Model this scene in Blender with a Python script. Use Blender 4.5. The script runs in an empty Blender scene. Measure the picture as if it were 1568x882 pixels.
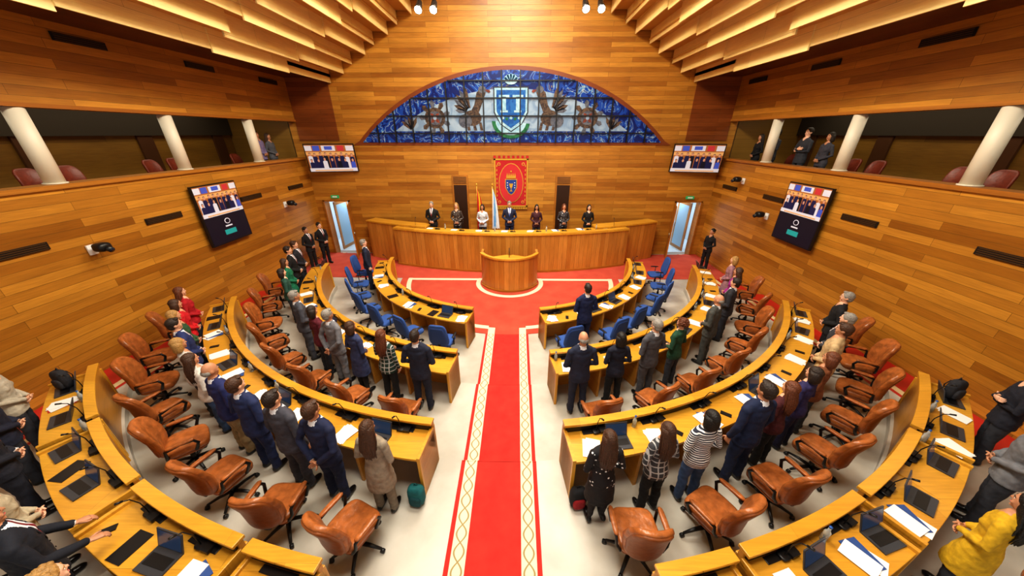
import bpy, bmesh, math, random
from mathutils import Vector, Matrix, noise
from mathutils.bvhtree import BVHTree
random.seed(7)
sin,cos,pi,rad=math.sin,math.cos,math.pi,math.radians
scene=bpy.context.scene
CY=11.6

# ------------------------------------------------------------ materials
def lin(c):
    return tuple(((x/255)/12.92 if x/255<=0.04045 else (((x/255)+.055)/1.055)**2.4) for x in c)+(1,)
_mats={}
def newmat(name):
    m=bpy.data.materials.new(name); m.use_nodes=True
    nt=m.node_tree; b=nt.nodes['Principled BSDF']
    return m,nt,b
def plain(name,c,rough=.5,metal=0,emit=0,bump=0,bscale=40,var=0):
    if name in _mats: return _mats[name]
    m,nt,b=newmat(name)
    col=lin(c); b.inputs['Base Color'].default_value=col
    b.inputs['Roughness'].default_value=rough; b.inputs['Metallic'].default_value=metal
    if emit:
        b.inputs['Emission Color'].default_value=col; b.inputs['Emission Strength'].default_value=emit
    if bump or var:
        tc=nt.nodes.new('ShaderNodeTexCoord'); n=nt.nodes.new('ShaderNodeTexNoise'); n.inputs['Scale'].default_value=bscale
        n.inputs['Detail'].default_value=4
        nt.links.new(tc.outputs['Object'],n.inputs['Vector'])
        if bump:
            bp=nt.nodes.new('ShaderNodeBump'); bp.inputs['Strength'].default_value=bump; bp.inputs['Distance'].default_value=.02
            nt.links.new(n.outputs['Fac'],bp.inputs['Height']); nt.links.new(bp.outputs['Normal'],b.inputs['Normal'])
        if var:
            r=nt.nodes.new('ShaderNodeValToRGB')
            r.color_ramp.elements[0].position=.3; r.color_ramp.elements[1].position=.7
            r.color_ramp.elements[0].color=tuple(x*(1-var) for x in col[:3])+(1,)
            r.color_ramp.elements[1].color=tuple(min(1,x*(1+var)) for x in col[:3])+(1,)
            nt.links.new(n.outputs['Fac'],r.inputs['Fac']); nt.links.new(r.outputs['Color'],b.inputs['Base Color'])
    _mats[name]=m; return m
def mathn(nt,op,a,b=None,c=None):
    n=nt.nodes.new('ShaderNodeMath'); n.operation=op
    for i,x in enumerate((a,b,c)):
        if x is None: continue
        if isinstance(x,(int,float)): n.inputs[i].default_value=x
        else: nt.links.new(x,n.inputs[i])
    return n.outputs[0]
def mixc(nt,f,a,b,blend='MIX'):
    n=nt.nodes.new('ShaderNodeMix'); n.data_type='RGBA'; n.blend_type=blend
    def s(i,x):
        if isinstance(x,(int,float)): n.inputs[i].default_value=x
        elif isinstance(x,tuple): n.inputs[i].default_value=x
        else: nt.links.new(x,n.inputs[i])
    s(0,f); s(6,a); s(7,b); return n.outputs[2]
def wood(name,ca,cb,u=0,v=2,row=.2,length=2.4,rough=.38,mort=.0035,grain=.35):
    if name in _mats: return _mats[name]
    m,nt,b=newmat(name)
    tc=nt.nodes.new('ShaderNodeTexCoord'); sp=nt.nodes.new('ShaderNodeSeparateXYZ'); nt.links.new(tc.outputs['Object'],sp.inputs[0])
    cb_=nt.nodes.new('ShaderNodeCombineXYZ'); nt.links.new(sp.outputs[u],cb_.inputs[0]); nt.links.new(sp.outputs[v],cb_.inputs[1])
    br=nt.nodes.new('ShaderNodeTexBrick'); nt.links.new(cb_.outputs[0],br.inputs['Vector'])
    br.inputs['Scale'].default_value=1; br.inputs['Brick Width'].default_value=length; br.inputs['Row Height'].default_value=row
    br.inputs['Mortar Size'].default_value=mort; br.offset=.37; br.inputs['Mortar Smooth'].default_value=.1
    br.inputs['Color1'].default_value=lin(ca); br.inputs['Color2'].default_value=lin(cb)
    br.inputs['Mortar'].default_value=tuple(x*.3 for x in lin(ca)[:3])+(1,)
    mp=nt.nodes.new('ShaderNodeMapping'); mp.inputs['Scale'].default_value=(1.6,26,1); nt.links.new(cb_.outputs[0],mp.inputs['Vector'])
    n=nt.nodes.new('ShaderNodeTexNoise'); n.inputs['Scale'].default_value=1.5; n.inputs['Detail'].default_value=5; n.inputs['Distortion'].default_value=.6
    nt.links.new(mp.outputs[0],n.inputs['Vector'])
    mp2=nt.nodes.new('ShaderNodeMapping'); mp2.inputs['Scale'].default_value=(.5,2.2,1); nt.links.new(cb_.outputs[0],mp2.inputs['Vector'])
    n2=nt.nodes.new('ShaderNodeTexNoise'); n2.inputs['Scale'].default_value=1.2; n2.inputs['Detail'].default_value=2; nt.links.new(mp2.outputs[0],n2.inputs['Vector'])
    r=nt.nodes.new('ShaderNodeValToRGB'); r.color_ramp.elements[0].position=.3; r.color_ramp.elements[1].position=.72
    g=1-grain; r.color_ramp.elements[0].color=(g,g*.95,g*.9,1); r.color_ramp.elements[1].color=(1.14,1.14,1.1,1)
    s=mathn(nt,'ADD',mathn(nt,'MULTIPLY',n.outputs['Fac'],.5),mathn(nt,'MULTIPLY',n2.outputs['Fac'],.5))
    nt.links.new(s,r.inputs['Fac'])
    c=mixc(nt,1.0,br.outputs['Color'],r.outputs['Color'],'MULTIPLY')
    nt.links.new(c,b.inputs['Base Color']); b.inputs['Roughness'].default_value=rough
    bp=nt.nodes.new('ShaderNodeBump'); bp.inputs['Strength'].default_value=.25; bp.inputs['Distance'].default_value=.01; bp.invert=True
    nt.links.new(br.outputs['Fac'],bp.inputs['Height']); nt.links.new(bp.outputs['Normal'],b.inputs['Normal'])
    _mats[name]=m; return m
def cloth(c,pat=None,c2=(235,235,235)):
    k='cloth_%d_%d_%d_%s'%(c[0],c[1],c[2],pat)
    if k in _mats: return _mats[k]
    m=plain(k,c,.85,0,0,.35,18,.18)
    if pat:
        nt=m.node_tree; b=nt.nodes['Principled BSDF']; tc=nt.nodes.new('ShaderNodeTexCoord')
        sp=nt.nodes.new('ShaderNodeSeparateXYZ'); nt.links.new(tc.outputs['Object'],sp.inputs[0])
        if pat=='dots':
            vo=nt.nodes.new('ShaderNodeTexVoronoi'); vo.inputs['Scale'].default_value=16; nt.links.new(tc.outputs['Object'],vo.inputs['Vector'])
            f=mathn(nt,'LESS_THAN',vo.outputs['Distance'],.22)
        elif pat=='stripe':
            f=mathn(nt,'GREATER_THAN',mathn(nt,'SINE',mathn(nt,'MULTIPLY',sp.outputs[2],190)),.1)
        else:
            a=mathn(nt,'GREATER_THAN',mathn(nt,'SINE',mathn(nt,'MULTIPLY',sp.outputs[2],75)),.8)
            d=mathn(nt,'GREATER_THAN',mathn(nt,'SINE',mathn(nt,'MULTIPLY',sp.outputs[0],75)),.8)
            f=mathn(nt,'MULTIPLY',mathn(nt,'MAXIMUM',a,d),.5)
        nt.links.new(mixc(nt,f,lin(c),lin(c2)),b.inputs['Base Color'])
    return m

W_side=wood('wood_cladding_side',(206,146,56),(150,94,26),1,2,.165,2.4)
W_back=wood('wood_cladding_back',(206,148,60),(166,106,36),0,2,.15,2.2)
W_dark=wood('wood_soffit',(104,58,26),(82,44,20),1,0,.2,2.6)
W_red=wood('wood_reddish',(150,84,36),(124,64,26),0,2,.15,2.2)
W_stave=wood('wood_staves',(214,154,72),(188,126,50),2,0,.17,4,.35)
W_desk=wood('wood_desk',(220,166,60),(206,148,48),0,1,.8,1.9,.3,.001,.25)
W_desk2=wood('wood_desk_front',(202,144,58),(188,128,46),0,2,1.3,1.4,.35,.002,.25)
W_edge=wood('wood_edge',(182,122,48),(166,104,38),0,2,1,3,.35,.001)
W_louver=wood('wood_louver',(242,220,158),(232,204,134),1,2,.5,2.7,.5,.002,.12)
W_olive=wood('wood_gallery',(150,114,46),(120,86,34),1,2,1.2,2.7,.5)
M_black=plain('black_plastic',(22,22,24),.4)
M_dark=plain('dark_metal',(45,42,40),.35,.6)
M_white=plain('white_paper',(240,240,238),.7)
M_cream=plain('cream_column',(226,218,198),.45,0,0,.05,8)
M_chrome=plain('brushed_steel',(170,170,172),.25,.9)
M_gold=plain('gold_trim',(206,160,60),.4,.3)

# ------------------------------------------------------------ mesh builder
class MB:
    def __init__(s): s.v=[];s.f=[];s.m=[];s.sm=[];s.M=Matrix.Identity(4)
    def add(s,vs,fs,mat=0,smooth=False):
        o=len(s.v); s.v+= [tuple(s.M@Vector(p)) for p in vs]
        for f in fs: s.f.append(tuple(i+o for i in f)); s.m.append(mat); s.sm.append(smooth)
    def box(s,c,d,mat=0,R=None):
        x,y,z=d[0]/2,d[1]/2,d[2]/2
        vs=[Vector((i,j,k)) for i in(-x,x) for j in(-y,y) for k in(-z,z)]
        if R is not None: vs=[R@p for p in vs]
        vs=[p+Vector(c) for p in vs]
        s.add(vs,[(0,1,3,2),(4,6,7,5),(0,4,5,1),(2,3,7,6),(0,2,6,4),(1,5,7,3)],mat)
    def bb(s,x0,x1,y0,y1,z0,z1,mat=0):
        s.box(((x0+x1)/2,(y0+y1)/2,(z0+z1)/2),(abs(x1-x0),abs(y1-y0),abs(z1-z0)),mat)
    def tube(s,pts,rads,mat=0,n=10,ref=(1,0,0),smooth=True):
        pts=[Vector(p) for p in pts]; ref=Vector(ref); vs=[];fs=[]
        for i,p in enumerate(pts):
            t=(pts[min(i+1,len(pts)-1)]-pts[max(i-1,0)]).normalized()
            a=ref-t*ref.dot(t)
            if a.length<1e-3: a=Vector((0,1,0.01))-t*t.y
            a.normalize(); b=t.cross(a); r=rads[i] if isinstance(rads,(list,tuple)) else rads
            ra,rb=r if isinstance(r,tuple) else (r,r)
            for k in range(n):
                th=2*pi*k/n; vs.append(p+a*ra*cos(th)+b*rb*sin(th))
        for i in range(len(pts)-1):
            for k in range(n):
                fs.append((i*n+k,i*n+(k+1)%n,(i+1)*n+(k+1)%n,(i+1)*n+k))
        fs.append(tuple(range(n))[::-1]); L=(len(pts)-1)*n; fs.append(tuple(range(L,L+n)))
        s.add(vs,fs,mat,smooth)
    def rings(s,rs,mat=0,n=16,smooth=True):
        vs=[];fs=[]
        for (cx,cy,cz,rx,ry) in rs:
            for k in range(n):
                th=2*pi*k/n; vs.append((cx+rx*cos(th),cy+ry*sin(th),cz))
        for i in range(len(rs)-1):
            for k in range(n): fs.append((i*n+k,i*n+(k+1)%n,(i+1)*n+(k+1)%n,(i+1)*n+k))
        fs.append(tuple(range(n))[::-1]); L=(len(rs)-1)*n; fs.append(tuple(range(L,L+n)))
        s.add(vs,fs,mat,smooth)
    def ell(s,c,r,mat=0,nu=12,nv=8,e=1.0,fn=None,R=None,smooth=True):
        def pw(x): return math.copysign(abs(x)**e,x)
        vs=[];fs=[]
        for j in range(nv+1):
            ph=-pi/2+pi*j/nv
            for k in range(nu):
                th=2*pi*k/nu
                p=Vector((pw(cos(ph))*pw(cos(th))*r[0],pw(cos(ph))*pw(sin(th))*r[1],pw(sin(ph))*r[2]))
                if fn: p=fn(p)
                if R is not None: p=R@p
                vs.append(p+Vector(c))
        for j in range(nv):
            for k in range(nu): fs.append((j*nu+k,j*nu+(k+1)%nu,(j+1)*nu+(k+1)%nu,(j+1)*nu+k))
        s.add(vs,fs,mat,smooth)
    def sweep(s,prof,a0,a1,side=1,C=CY,n=40,mat=0,smooth=False):
        vs=[];fs=[];k=len(prof)
        for i in range(n+1):
            a=rad(a0+(a1-a0)*i/n)
            for (r,z) in prof: vs.append((side*r*sin(a),C-r*cos(a),z))
        for i in range(n):
            for j in range(k): fs.append((i*k+j,i*k+(j+1)%k,(i+1)*k+(j+1)%k,(i+1)*k+j))
        fs.append(tuple(range(k))); fs.append(tuple(range(n*k,n*k+k))[::-1])
        s.add(vs,fs,mat,smooth)
    def srect(s,r0,r1,z0,z1,a0,a1,side=1,C=CY,n=40,mat=0):
        s.sweep([(r0,z0),(r0,z1),(r1,z1),(r1,z0)],a0,a1,side,C,n,mat)
    def prism(s,pts,d,mat=0):
        d=Vector(d); n=len(pts); P=[Vector(p) for p in pts]
        s.add(P+[p+d for p in P],[tuple(range(n))]+[tuple(range(2*n-1,n-1,-1))]+[(i,(i+1)%n,n+(i+1)%n,n+i) for i in range(n)],mat)
    def mesh(s,name,mats,recalc=True):
        me=bpy.data.meshes.new(name); me.from_pydata(s.v,[],s.f)
        me.polygons.foreach_set('material_index',s.m); me.polygons.foreach_set('use_smooth',s.sm)
        for m in mats: me.materials.append(m)
        if recalc:
            bm=bmesh.new(); bm.from_mesh(me)
            bmesh.ops.remove_doubles(bm,verts=bm.verts,dist=1e-6)
            bmesh.ops.recalc_face_normals(bm,faces=bm.faces); bm.to_mesh(me); bm.free()
        me.update(); return me
    def obj(s,name,mats,loc=(0,0,0),rz=0,bevel=0,recalc=True):
        o=put(name,s.mesh(name,mats,recalc),loc,rz)
        if bevel:
            b=o.modifiers.new('bevel','BEVEL'); b.width=bevel; b.segments=2; b.limit_method='ANGLE'
        return o
def put(name,me,loc=(0,0,0),rz=0,sc=1,rot=None):
    o=bpy.data.objects.new(name,me); scene.collection.objects.link(o); o.location=loc
    o.rotation_euler=rot if rot else (0,0,rz); o.scale=(sc,sc,sc); return o
def polar(R,a,side): return (side*R*sin(rad(a)),CY-R*cos(rad(a)))

# ------------------------------------------------------------ floor
mf,nt,b=newmat('floor_marble')
tc=nt.nodes.new('ShaderNodeTexCoord'); sp=nt.nodes.new('ShaderNodeSeparateXYZ'); nt.links.new(tc.outputs['Object'],sp.inputs[0])
nz=nt.nodes.new('ShaderNodeTexNoise'); nz.inputs['Scale'].default_value=1.3; nz.inputs['Detail'].default_value=8; nt.links.new(tc.outputs['Object'],nz.inputs['Vector'])
rp=nt.nodes.new('ShaderNodeValToRGB'); rp.color_ramp.elements[0].position=.35; rp.color_ramp.elements[1].position=.7
rp.color_ramp.elements[0].color=lin((172,166,154)); rp.color_ramp.elements[1].color=lin((204,199,188)); nt.links.new(nz.outputs['Fac'],rp.inputs['Fac'])
ax=mathn(nt,'ABSOLUTE',sp.outputs[0])
red=lin((190,40,34)); crm=lin((226,206,160))
c=mixc(nt,mathn(nt,'GREATER_THAN',ax,7.62),rp.outputs['Color'],red)
band=mathn(nt,'MULTIPLY',mathn(nt,'GREATER_THAN',ax,7.7),mathn(nt,'LESS_THAN',ax,7.84))
c=mixc(nt,band,c,crm); nt.links.new(c,b.inputs['Base Color']); b.inputs['Roughness'].default_value=.35
M_floor=mf
fl=MB(); fl.bb(-8.5,8.5,-3.5,14.2,-.2,0)
def tier(mb,R,z,zb,amax):
    n=80; vs=[];fs=[]
    for i in range(n+1):
        a=rad(-amax+2*amax*i/n)
        ro=min(8.5/max(abs(sin(a)),1e-4),(CY+3.5)/cos(a))
        for (r,zz) in((R,zb),(R,z),(ro,z),(ro,zb)): vs.append((r*sin(a),CY-r*cos(a),zz))
    for i in range(n):
        for j in range(4): fs.append((i*4+j,i*4+(j+1)%4,i*4+4+(j+1)%4,i*4+4+j))
    fs+= [(0,1,2,3),(n*4,n*4+3,n*4+2,n*4+1)]
    mb.add(vs,fs,0)
tier(fl,6.26,.15,-.01,78); tier(fl,8.16,.30,.14,61); tier(fl,10.06,.45,.29,57)
fl.obj('floor',[M_floor])

# carpets
mc,nt,b=newmat('aisle_carpet_weave')
tc=nt.nodes.new('ShaderNodeTexCoord'); sp=nt.nodes.new('ShaderNodeSeparateXYZ'); nt.links.new(tc.outputs['Object'],sp.inputs[0])
ax=mathn(nt,'ABSOLUTE',sp.outputs[0])
nz=nt.nodes.new('ShaderNodeTexNoise'); nz.inputs['Scale'].default_value=5; nz.inputs['Detail'].default_value=8; nt.links.new(tc.outputs['Object'],nz.inputs['Vector'])
redv=mixc(nt,nz.outputs['Fac'],lin((170,26,24)),lin((204,58,46)))
q=mathn(nt,'MULTIPLY',mathn(nt,'SUBTRACT',ax,.435),12)
w=mathn(nt,'ABSOLUTE',mathn(nt,'SINE',mathn(nt,'MULTIPLY',sp.outputs[1],15)))
dd=mathn(nt,'ABSOLUTE',mathn(nt,'SUBTRACT',mathn(nt,'ABSOLUTE',q),mathn(nt,'MULTIPLY',w,.75)))
chain=mathn(nt,'LESS_THAN',dd,.13)
cr=mixc(nt,chain,lin((222,212,186)),lin((160,140,92)))
inband=mathn(nt,'MULTIPLY',mathn(nt,'GREATER_THAN',ax,.34),mathn(nt,'LESS_THAN',ax,.53))
nt.links.new(mixc(nt,inband,redv,cr),b.inputs['Base Color']); b.inputs['Roughness'].default_value=.95
cp=MB()
for (y0,y1,z) in((-3,CY-10.07,.45),(CY-10.05,CY-8.17,.30),(CY-8.15,CY-6.27,.15),(CY-6.25,7.6,0)):
    cp.bb(-.59,.59,y0,y1,z+.001,z+(.011 if z==0 else .014))
for (yy,z0) in((CY-10.06,.30),(CY-8.16,.15),(CY-6.26,0)): cp.bb(-.59,.59,yy-.004,yy+.012,z0+.002,z0+.163)
cp.obj('aisle_carpet',[mc])
mk,nt,b=newmat('chamber_carpet_weave')
tc=nt.nodes.new('ShaderNodeTexCoord'); sp=nt.nodes.new('ShaderNodeSeparateXYZ'); nt.links.new(tc.outputs['Object'],sp.inputs[0])
def dist(cx,cy):
    a=mathn(nt,'SUBTRACT',sp.outputs[0],cx); d=mathn(nt,'SUBTRACT',sp.outputs[1],cy)
    return mathn(nt,'SQRT',mathn(nt,'ADD',mathn(nt,'MULTIPLY',a,a),mathn(nt,'MULTIPLY',d,d)))
nz=nt.nodes.new('ShaderNodeTexNoise'); nz.inputs['Scale'].default_value=2; nz.inputs['Detail'].default_value=8; nt.links.new(tc.outputs['Object'],nz.inputs['Vector'])
redv=mixc(nt,nz.outputs['Fac'],lin((166,50,38)),lin((208,94,70)))
R0=dist(0,CY); Rl=dist(0,10.95)
def bandf(x,a,d): return mathn(nt,'MULTIPLY',mathn(nt,'GREATER_THAN',x,a),mathn(nt,'LESS_THAN',x,d))
below=mathn(nt,'LESS_THAN',sp.outputs[1],11.3); axx=mathn(nt,'ABSOLUTE',sp.outputs[0])
b1=mathn(nt,'MULTIPLY',mathn(nt,'MULTIPLY',bandf(R0,3.72,3.88),below),mathn(nt,'GREATER_THAN',axx,.53))
outl=mathn(nt,'GREATER_THAN',Rl,1.22)
b2=mathn(nt,'MULTIPLY',mathn(nt,'MULTIPLY',bandf(sp.outputs[1],11.12,11.28),outl),mathn(nt,'LESS_THAN',R0,3.88))
b3=mathn(nt,'MULTIPLY',bandf(Rl,1.08,1.24),below)
b4=mathn(nt,'MULTIPLY',bandf(axx,.34,.53),mathn(nt,'GREATER_THAN',R0,3.80))
b4=mathn(nt,'MULTIPLY',b4,mathn(nt,'LESS_THAN',sp.outputs[1],9))
f=mathn(nt,'MAXIMUM',mathn(nt,'MAXIMUM',b1,b2),mathn(nt,'MAXIMUM',b3,b4))
nt.links.new(mixc(nt,f,redv,lin((224,212,184))),b.inputs['Base Color']); b.inputs['Roughness'].default_value=.95
cc=MB(); pts=[]
for i in range(61):
    a=rad(-86+172*i/60); pts.append((4.12*sin(a),CY-4.12*cos(a),.002))
pts+=[(8.4,11.35,.002),(8.4,14.1,.002),(-8.4,14.1,.002),(-8.4,11.35,.002)]
cc.prism(pts,(0,0,.013)); cc.obj('chamber_carpet',[mk])

# ------------------------------------------------------------ walls
def sidewall(s,name):
    w=MB(); x0,x1=s*8.5,s*8.8
    w.bb(x0,x1,-3.5,14.2,-.2,4.05,0); w.bb(x0,x1,-3.5,14.2,5.47,10.3,0)
    w.bb(s*8.44,s*8.84,-3.5,14.2,4.05,4.13,1); w.bb(s*8.47,s*8.83,-3.5,14.2,5.43,5.50,1)
    w.obj(name,[W_side,W_edge])
    b=MB(); b.bb(s*8.46,s*8.5,-3.5,14.15,.0,.12); b.obj('baseboard_'+name[5:],[W_edge])
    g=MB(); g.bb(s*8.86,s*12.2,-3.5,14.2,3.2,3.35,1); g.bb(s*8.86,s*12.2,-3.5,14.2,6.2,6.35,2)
    g.bb(s*11.3,s*11.6,-3.5,14.2,3.35,6.2,0); g.bb(s*8.86,s*12.2,14.22,14.5,3.2,6.3,0)
    for y in (-.2,2.5,5.2,7.9,10.6,13.3): g.bb(s*11.24,s*11.3,y,y+.45,3.35,6.2,1)
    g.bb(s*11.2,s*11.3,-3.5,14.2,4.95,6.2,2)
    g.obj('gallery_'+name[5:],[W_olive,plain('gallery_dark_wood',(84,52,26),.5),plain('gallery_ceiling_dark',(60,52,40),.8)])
    for y in(-1.75,.95,3.65,6.35,9.05,11.8):
        c=MB(); c.tube([(0,0,4.132),(0,0,5.425)],.14,0,24); c.tube([(0,0,4.132),(0,0,4.155)],.165,0,24)
        c.obj('gallery_column',[M_cream],(s*8.63,y,0))
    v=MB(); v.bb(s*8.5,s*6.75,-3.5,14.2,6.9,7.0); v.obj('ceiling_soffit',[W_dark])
    for (y,z) in((7.8,6.66),(10.5,6.66),(13.2,6.66),(5.1,6.66),(5.2,3.12),(7.85,3.12),(10.75,3.12),(13.1,3.12)):
        v=MB(); L=.9; v.bb(-.02,.0,-L/2,L/2,-.07,.07,0)
        for k in range(4): v.bb(-.03,-.02,-L/2+.03,L/2-.03,-.058+k*.035,-.046+k*.035,1)
        v.obj('air_vent',[M_black,plain('vent_bronze',(92,66,34),.4,.4)],(s*8.49,y,z),0 if s>0 else pi)
sidewall(-1,'wall_left'); sidewall(1,'wall_right')
w=MB()
w.bb(-8.8,8.8,14.2,14.5,2.35,11,0); w.bb(-7.05,7.05,14.2,14.5,-.2,2.35,0)
for s in(-1,1):
    w.bb(s*8.12,s*8.8,14.2,14.5,-.2,2.35,0); w.bb(s*6.9,s*8.5,14.17,14.2,4.75,6.9,1)
w.obj('wall_back',[W_back,W_red])
for s in(-1,1):
    t=MB()
    for x in(7.02,8.1): t.bb(s*x,s*(x+.06),14.12,14.5,0,2.4)
    t.bb(s*7.02,s*8.16,14.12,14.5,2.35,2.42); t.obj('trim_1' if s<0 else 'trim_2',[W_edge])
    d=MB(); d.box((0,.5,1.15),(.04,1.0,2.2),0); d.box((0,.5,1.15),(.05,.75,1.9),1); d.tube([(-.05,.92,1.0),(-.05,.92,1.25)],.012,2,8)
    d.obj('door_1' if s<0 else 'door_2',[W_edge,plain('door_pale_glass',(150,178,200),.15),M_chrome],(s*7.95,14.52,0),s*rad(6))
    d=MB(); d.box((0,-.42,1.17),(.045,.84,2.28),0); d.tube([(-s*.05,-.76,1.0),(-s*.05,-.76,1.2)],.012,1,8)
    d.obj('door_5' if s<0 else 'door_6',[W_edge,M_chrome],(s*7.0,14.1,0.016),-s*rad(20))
    c=MB(); c.bb(s*6.2,s*9.2,16.6,16.7,0,2.8); c.bb(s*6.2,s*9.2,14.5,16.6,-.1,0); c.bb(s*6.2,s*9.2,14.5,16.6,2.6,2.7)
    c.bb(s*9.1,s*9.2,14.5,16.6,0,2.6); c.bb(s*6.2,s*6.3,14.5,16.6,0,2.6)
    c.obj('wall_corridor_left' if s<0 else 'wall_corridor_right',[plain('corridor_paint',(205,215,222),.6)])
    e=MB(); e.box((0,0,0),(.34,.03,.12),0); e.box((0,-.02,0),(.2,.01,.05),1); e.obj('exit_sign',[plain('exit_green',(40,150,90),.5,0,.4),M_white],(s*7.6,14.16,2.55))
for x in(-2.15,2.2):
    d=MB(); d.bb(-.34,.34,-.06,0,.8,3.45,0); d.bb(-.27,.27,-.07,-.06,.85,3.05,1); d.bb(-.27,.27,-.075,-.06,3.12,3.38,2)
    for k in range(4): d.bb(-.27,.27,-.085,-.07,3.14+k*.06,3.16+k*.06,0)
    d.obj('door_3' if x<0 else 'door_4',[W_edge,plain('door_dark',(52,30,16),.4),plain('door_grille',(96,62,30),.5)],(x,14.2,0))

r=MB(); r.bb(-8.8,8.8,-3.5,14.5,10.3,10.5); r.obj('ceiling',[plain('ceiling_dark',(110,78,44),.8)])
for s in(-1,1):
    l=MB()
    for i in range(10):
        x=6.75-.46*i; z=6.86+.288*i
        for k in range(7):
            y1=14.15-2.7*k; y0=y1-2.7; off=.09*((i+k)%2)+.06*(k%3); dz=.07*(k%2)
            l.bb(s*(x-off),s*(x-off+.035),y0,y1,z-.14-dz,z+.34,0)
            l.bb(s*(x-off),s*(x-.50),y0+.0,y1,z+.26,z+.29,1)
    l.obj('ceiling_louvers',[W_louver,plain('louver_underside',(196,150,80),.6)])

# ------------------------------------------------------------ stained glass lunette
Rw=8.48; zc=7.12-Rw; zb=4.69; hw=5.94
def zt(x,R=Rw): return zc+math.sqrt(max(0,R*R-x*x))
m1,nt,b=newmat('stained_glass_blue')
tc=nt.nodes.new('ShaderNodeTexCoord')
nz=nt.nodes.new('ShaderNodeTexNoise'); nz.inputs['Scale'].default_value=1.5; nz.inputs['Detail'].default_value=2.5; nz.inputs['Distortion'].default_value=2.6
nt.links.new(tc.outputs['Object'],nz.inputs['Vector'])
rp=nt.nodes.new('ShaderNodeValToRGB'); cr=rp.color_ramp; cr.interpolation='CONSTANT'
cr.elements[0].position=0; cr.elements[0].color=lin((14,30,92)); cr.elements[1].position=.46; cr.elements[1].color=lin((24,62,142))
for p,cl in((.55,(84,130,176)),(.57,(150,165,165)),(.582,(22,48,122)),(.67,(120,108,64)),(.685,(20,56,130))):
    e=cr.elements.new(p); e.color=lin(cl)
nt.links.new(nz.outputs['Fac'],rp.inputs['Fac']); nt.links.new(rp.outputs[0],b.inputs['Base Color'])
nt.links.new(rp.outputs[0],b.inputs['Emission Color']); b.inputs['Emission Strength'].default_value=.2; b.inputs['Roughness'].default_value=.2
def gl(name,ca,cb_,sc=4,em=.12):
    m,nt,b=newmat(name); tc=nt.nodes.new('ShaderNodeTexCoord')
    nz=nt.nodes.new('ShaderNodeTexNoise'); nz.inputs['Scale'].default_value=sc; nz.inputs['Detail'].default_value=3; nz.inputs['Distortion'].default_value=1.5; nt.links.new(tc.outputs['Object'],nz.inputs['Vector'])
    r=nt.nodes.new('ShaderNodeValToRGB'); r.color_ramp.elements[0].position=.4; r.color_ramp.elements[1].position=.6
    r.color_ramp.elements[0].color=lin(ca); r.color_ramp.elements[1].color=lin(cb_); nt.links.new(nz.outputs['Fac'],r.inputs['Fac'])
    c=r.outputs[0]; nt.links.new(c,b.inputs['Base Color']); nt.links.new(c,b.inputs['Emission Color'])
    b.inputs['Emission Strength'].default_value=em; b.inputs['Roughness'].default_value=.2; return m
G=[m1,gl('glass_sky',(118,142,168),(148,168,186),2.0),gl('glass_brown',(58,46,42),(98,78,62),7),M_black,gl('glass_shield_blue',(24,72,140),(40,100,164)),
   gl('glass_pale',(130,172,192),(164,196,206)),gl('glass_green',(24,84,52),(44,112,70)),plain('lunette_frame_wood',(124,62,28),.4),gl('glass_rust',(130,62,44),(100,52,40)),gl('glass_slate',(70,74,86),(98,100,108),6)]
L=MB(); N=48
def seg(Rr,z0,xw,y,mat,d=.02):
    pts=[]
    for i in range(N+1):
        x=-xw+2*xw*i/N; pts.append((x,y,max(z0,zc+math.sqrt(max(0,Rr*Rr-x*x)))))
    pts=[p for p in pts]+[(xw,y,z0),(-xw,y,z0)]
    pts=[pts[0]]+[p for a,p in zip(pts,pts[1:]) if (Vector(p)-Vector(a)).length>1e-4]
    if (Vector(pts[0])-Vector(pts[-1])).length<1e-4: pts.pop()
    L.prism(pts,(0,d,0),mat)
seg(Rw+.14,zb-.1,hw+.42,14.17,7,.05)
seg(Rw,zb,hw,14.14,0,.03)
seg(Rw-.58,zb+.40,4.6,14.13,1,.01)
Y=14.125
def disc(x,z,rx,rz,mat,y,n=18,a0=0,a1=2*pi):
    L.prism([(x+rx*cos(a0+(a1-a0)*i/n),y,z+rz*sin(a0+(a1-a0)*i/n)) for i in range(n)],(0,.008,0),mat)
def feather(x,z,a,r0,r1,w_,mat,y):
    c_,s_=cos(a),sin(a)
    L.prism([(x+c_*r0-s_*w_*.5,y,z+s_*r0+c_*w_*.5),(x+c_*(r0+r1)*.6-s_*w_,y,z+s_*(r0+r1)*.6+c_*w_),(x+c_*r1,y,z+s_*r1),(x+c_*(r0+r1)*.6+s_*w_,y,z+s_*(r0+r1)*.6-c_*w_),(x+c_*r0+s_*w_*.5,y,z+s_*r0-c_*w_*.5)],(0,.004,0),mat)
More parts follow.
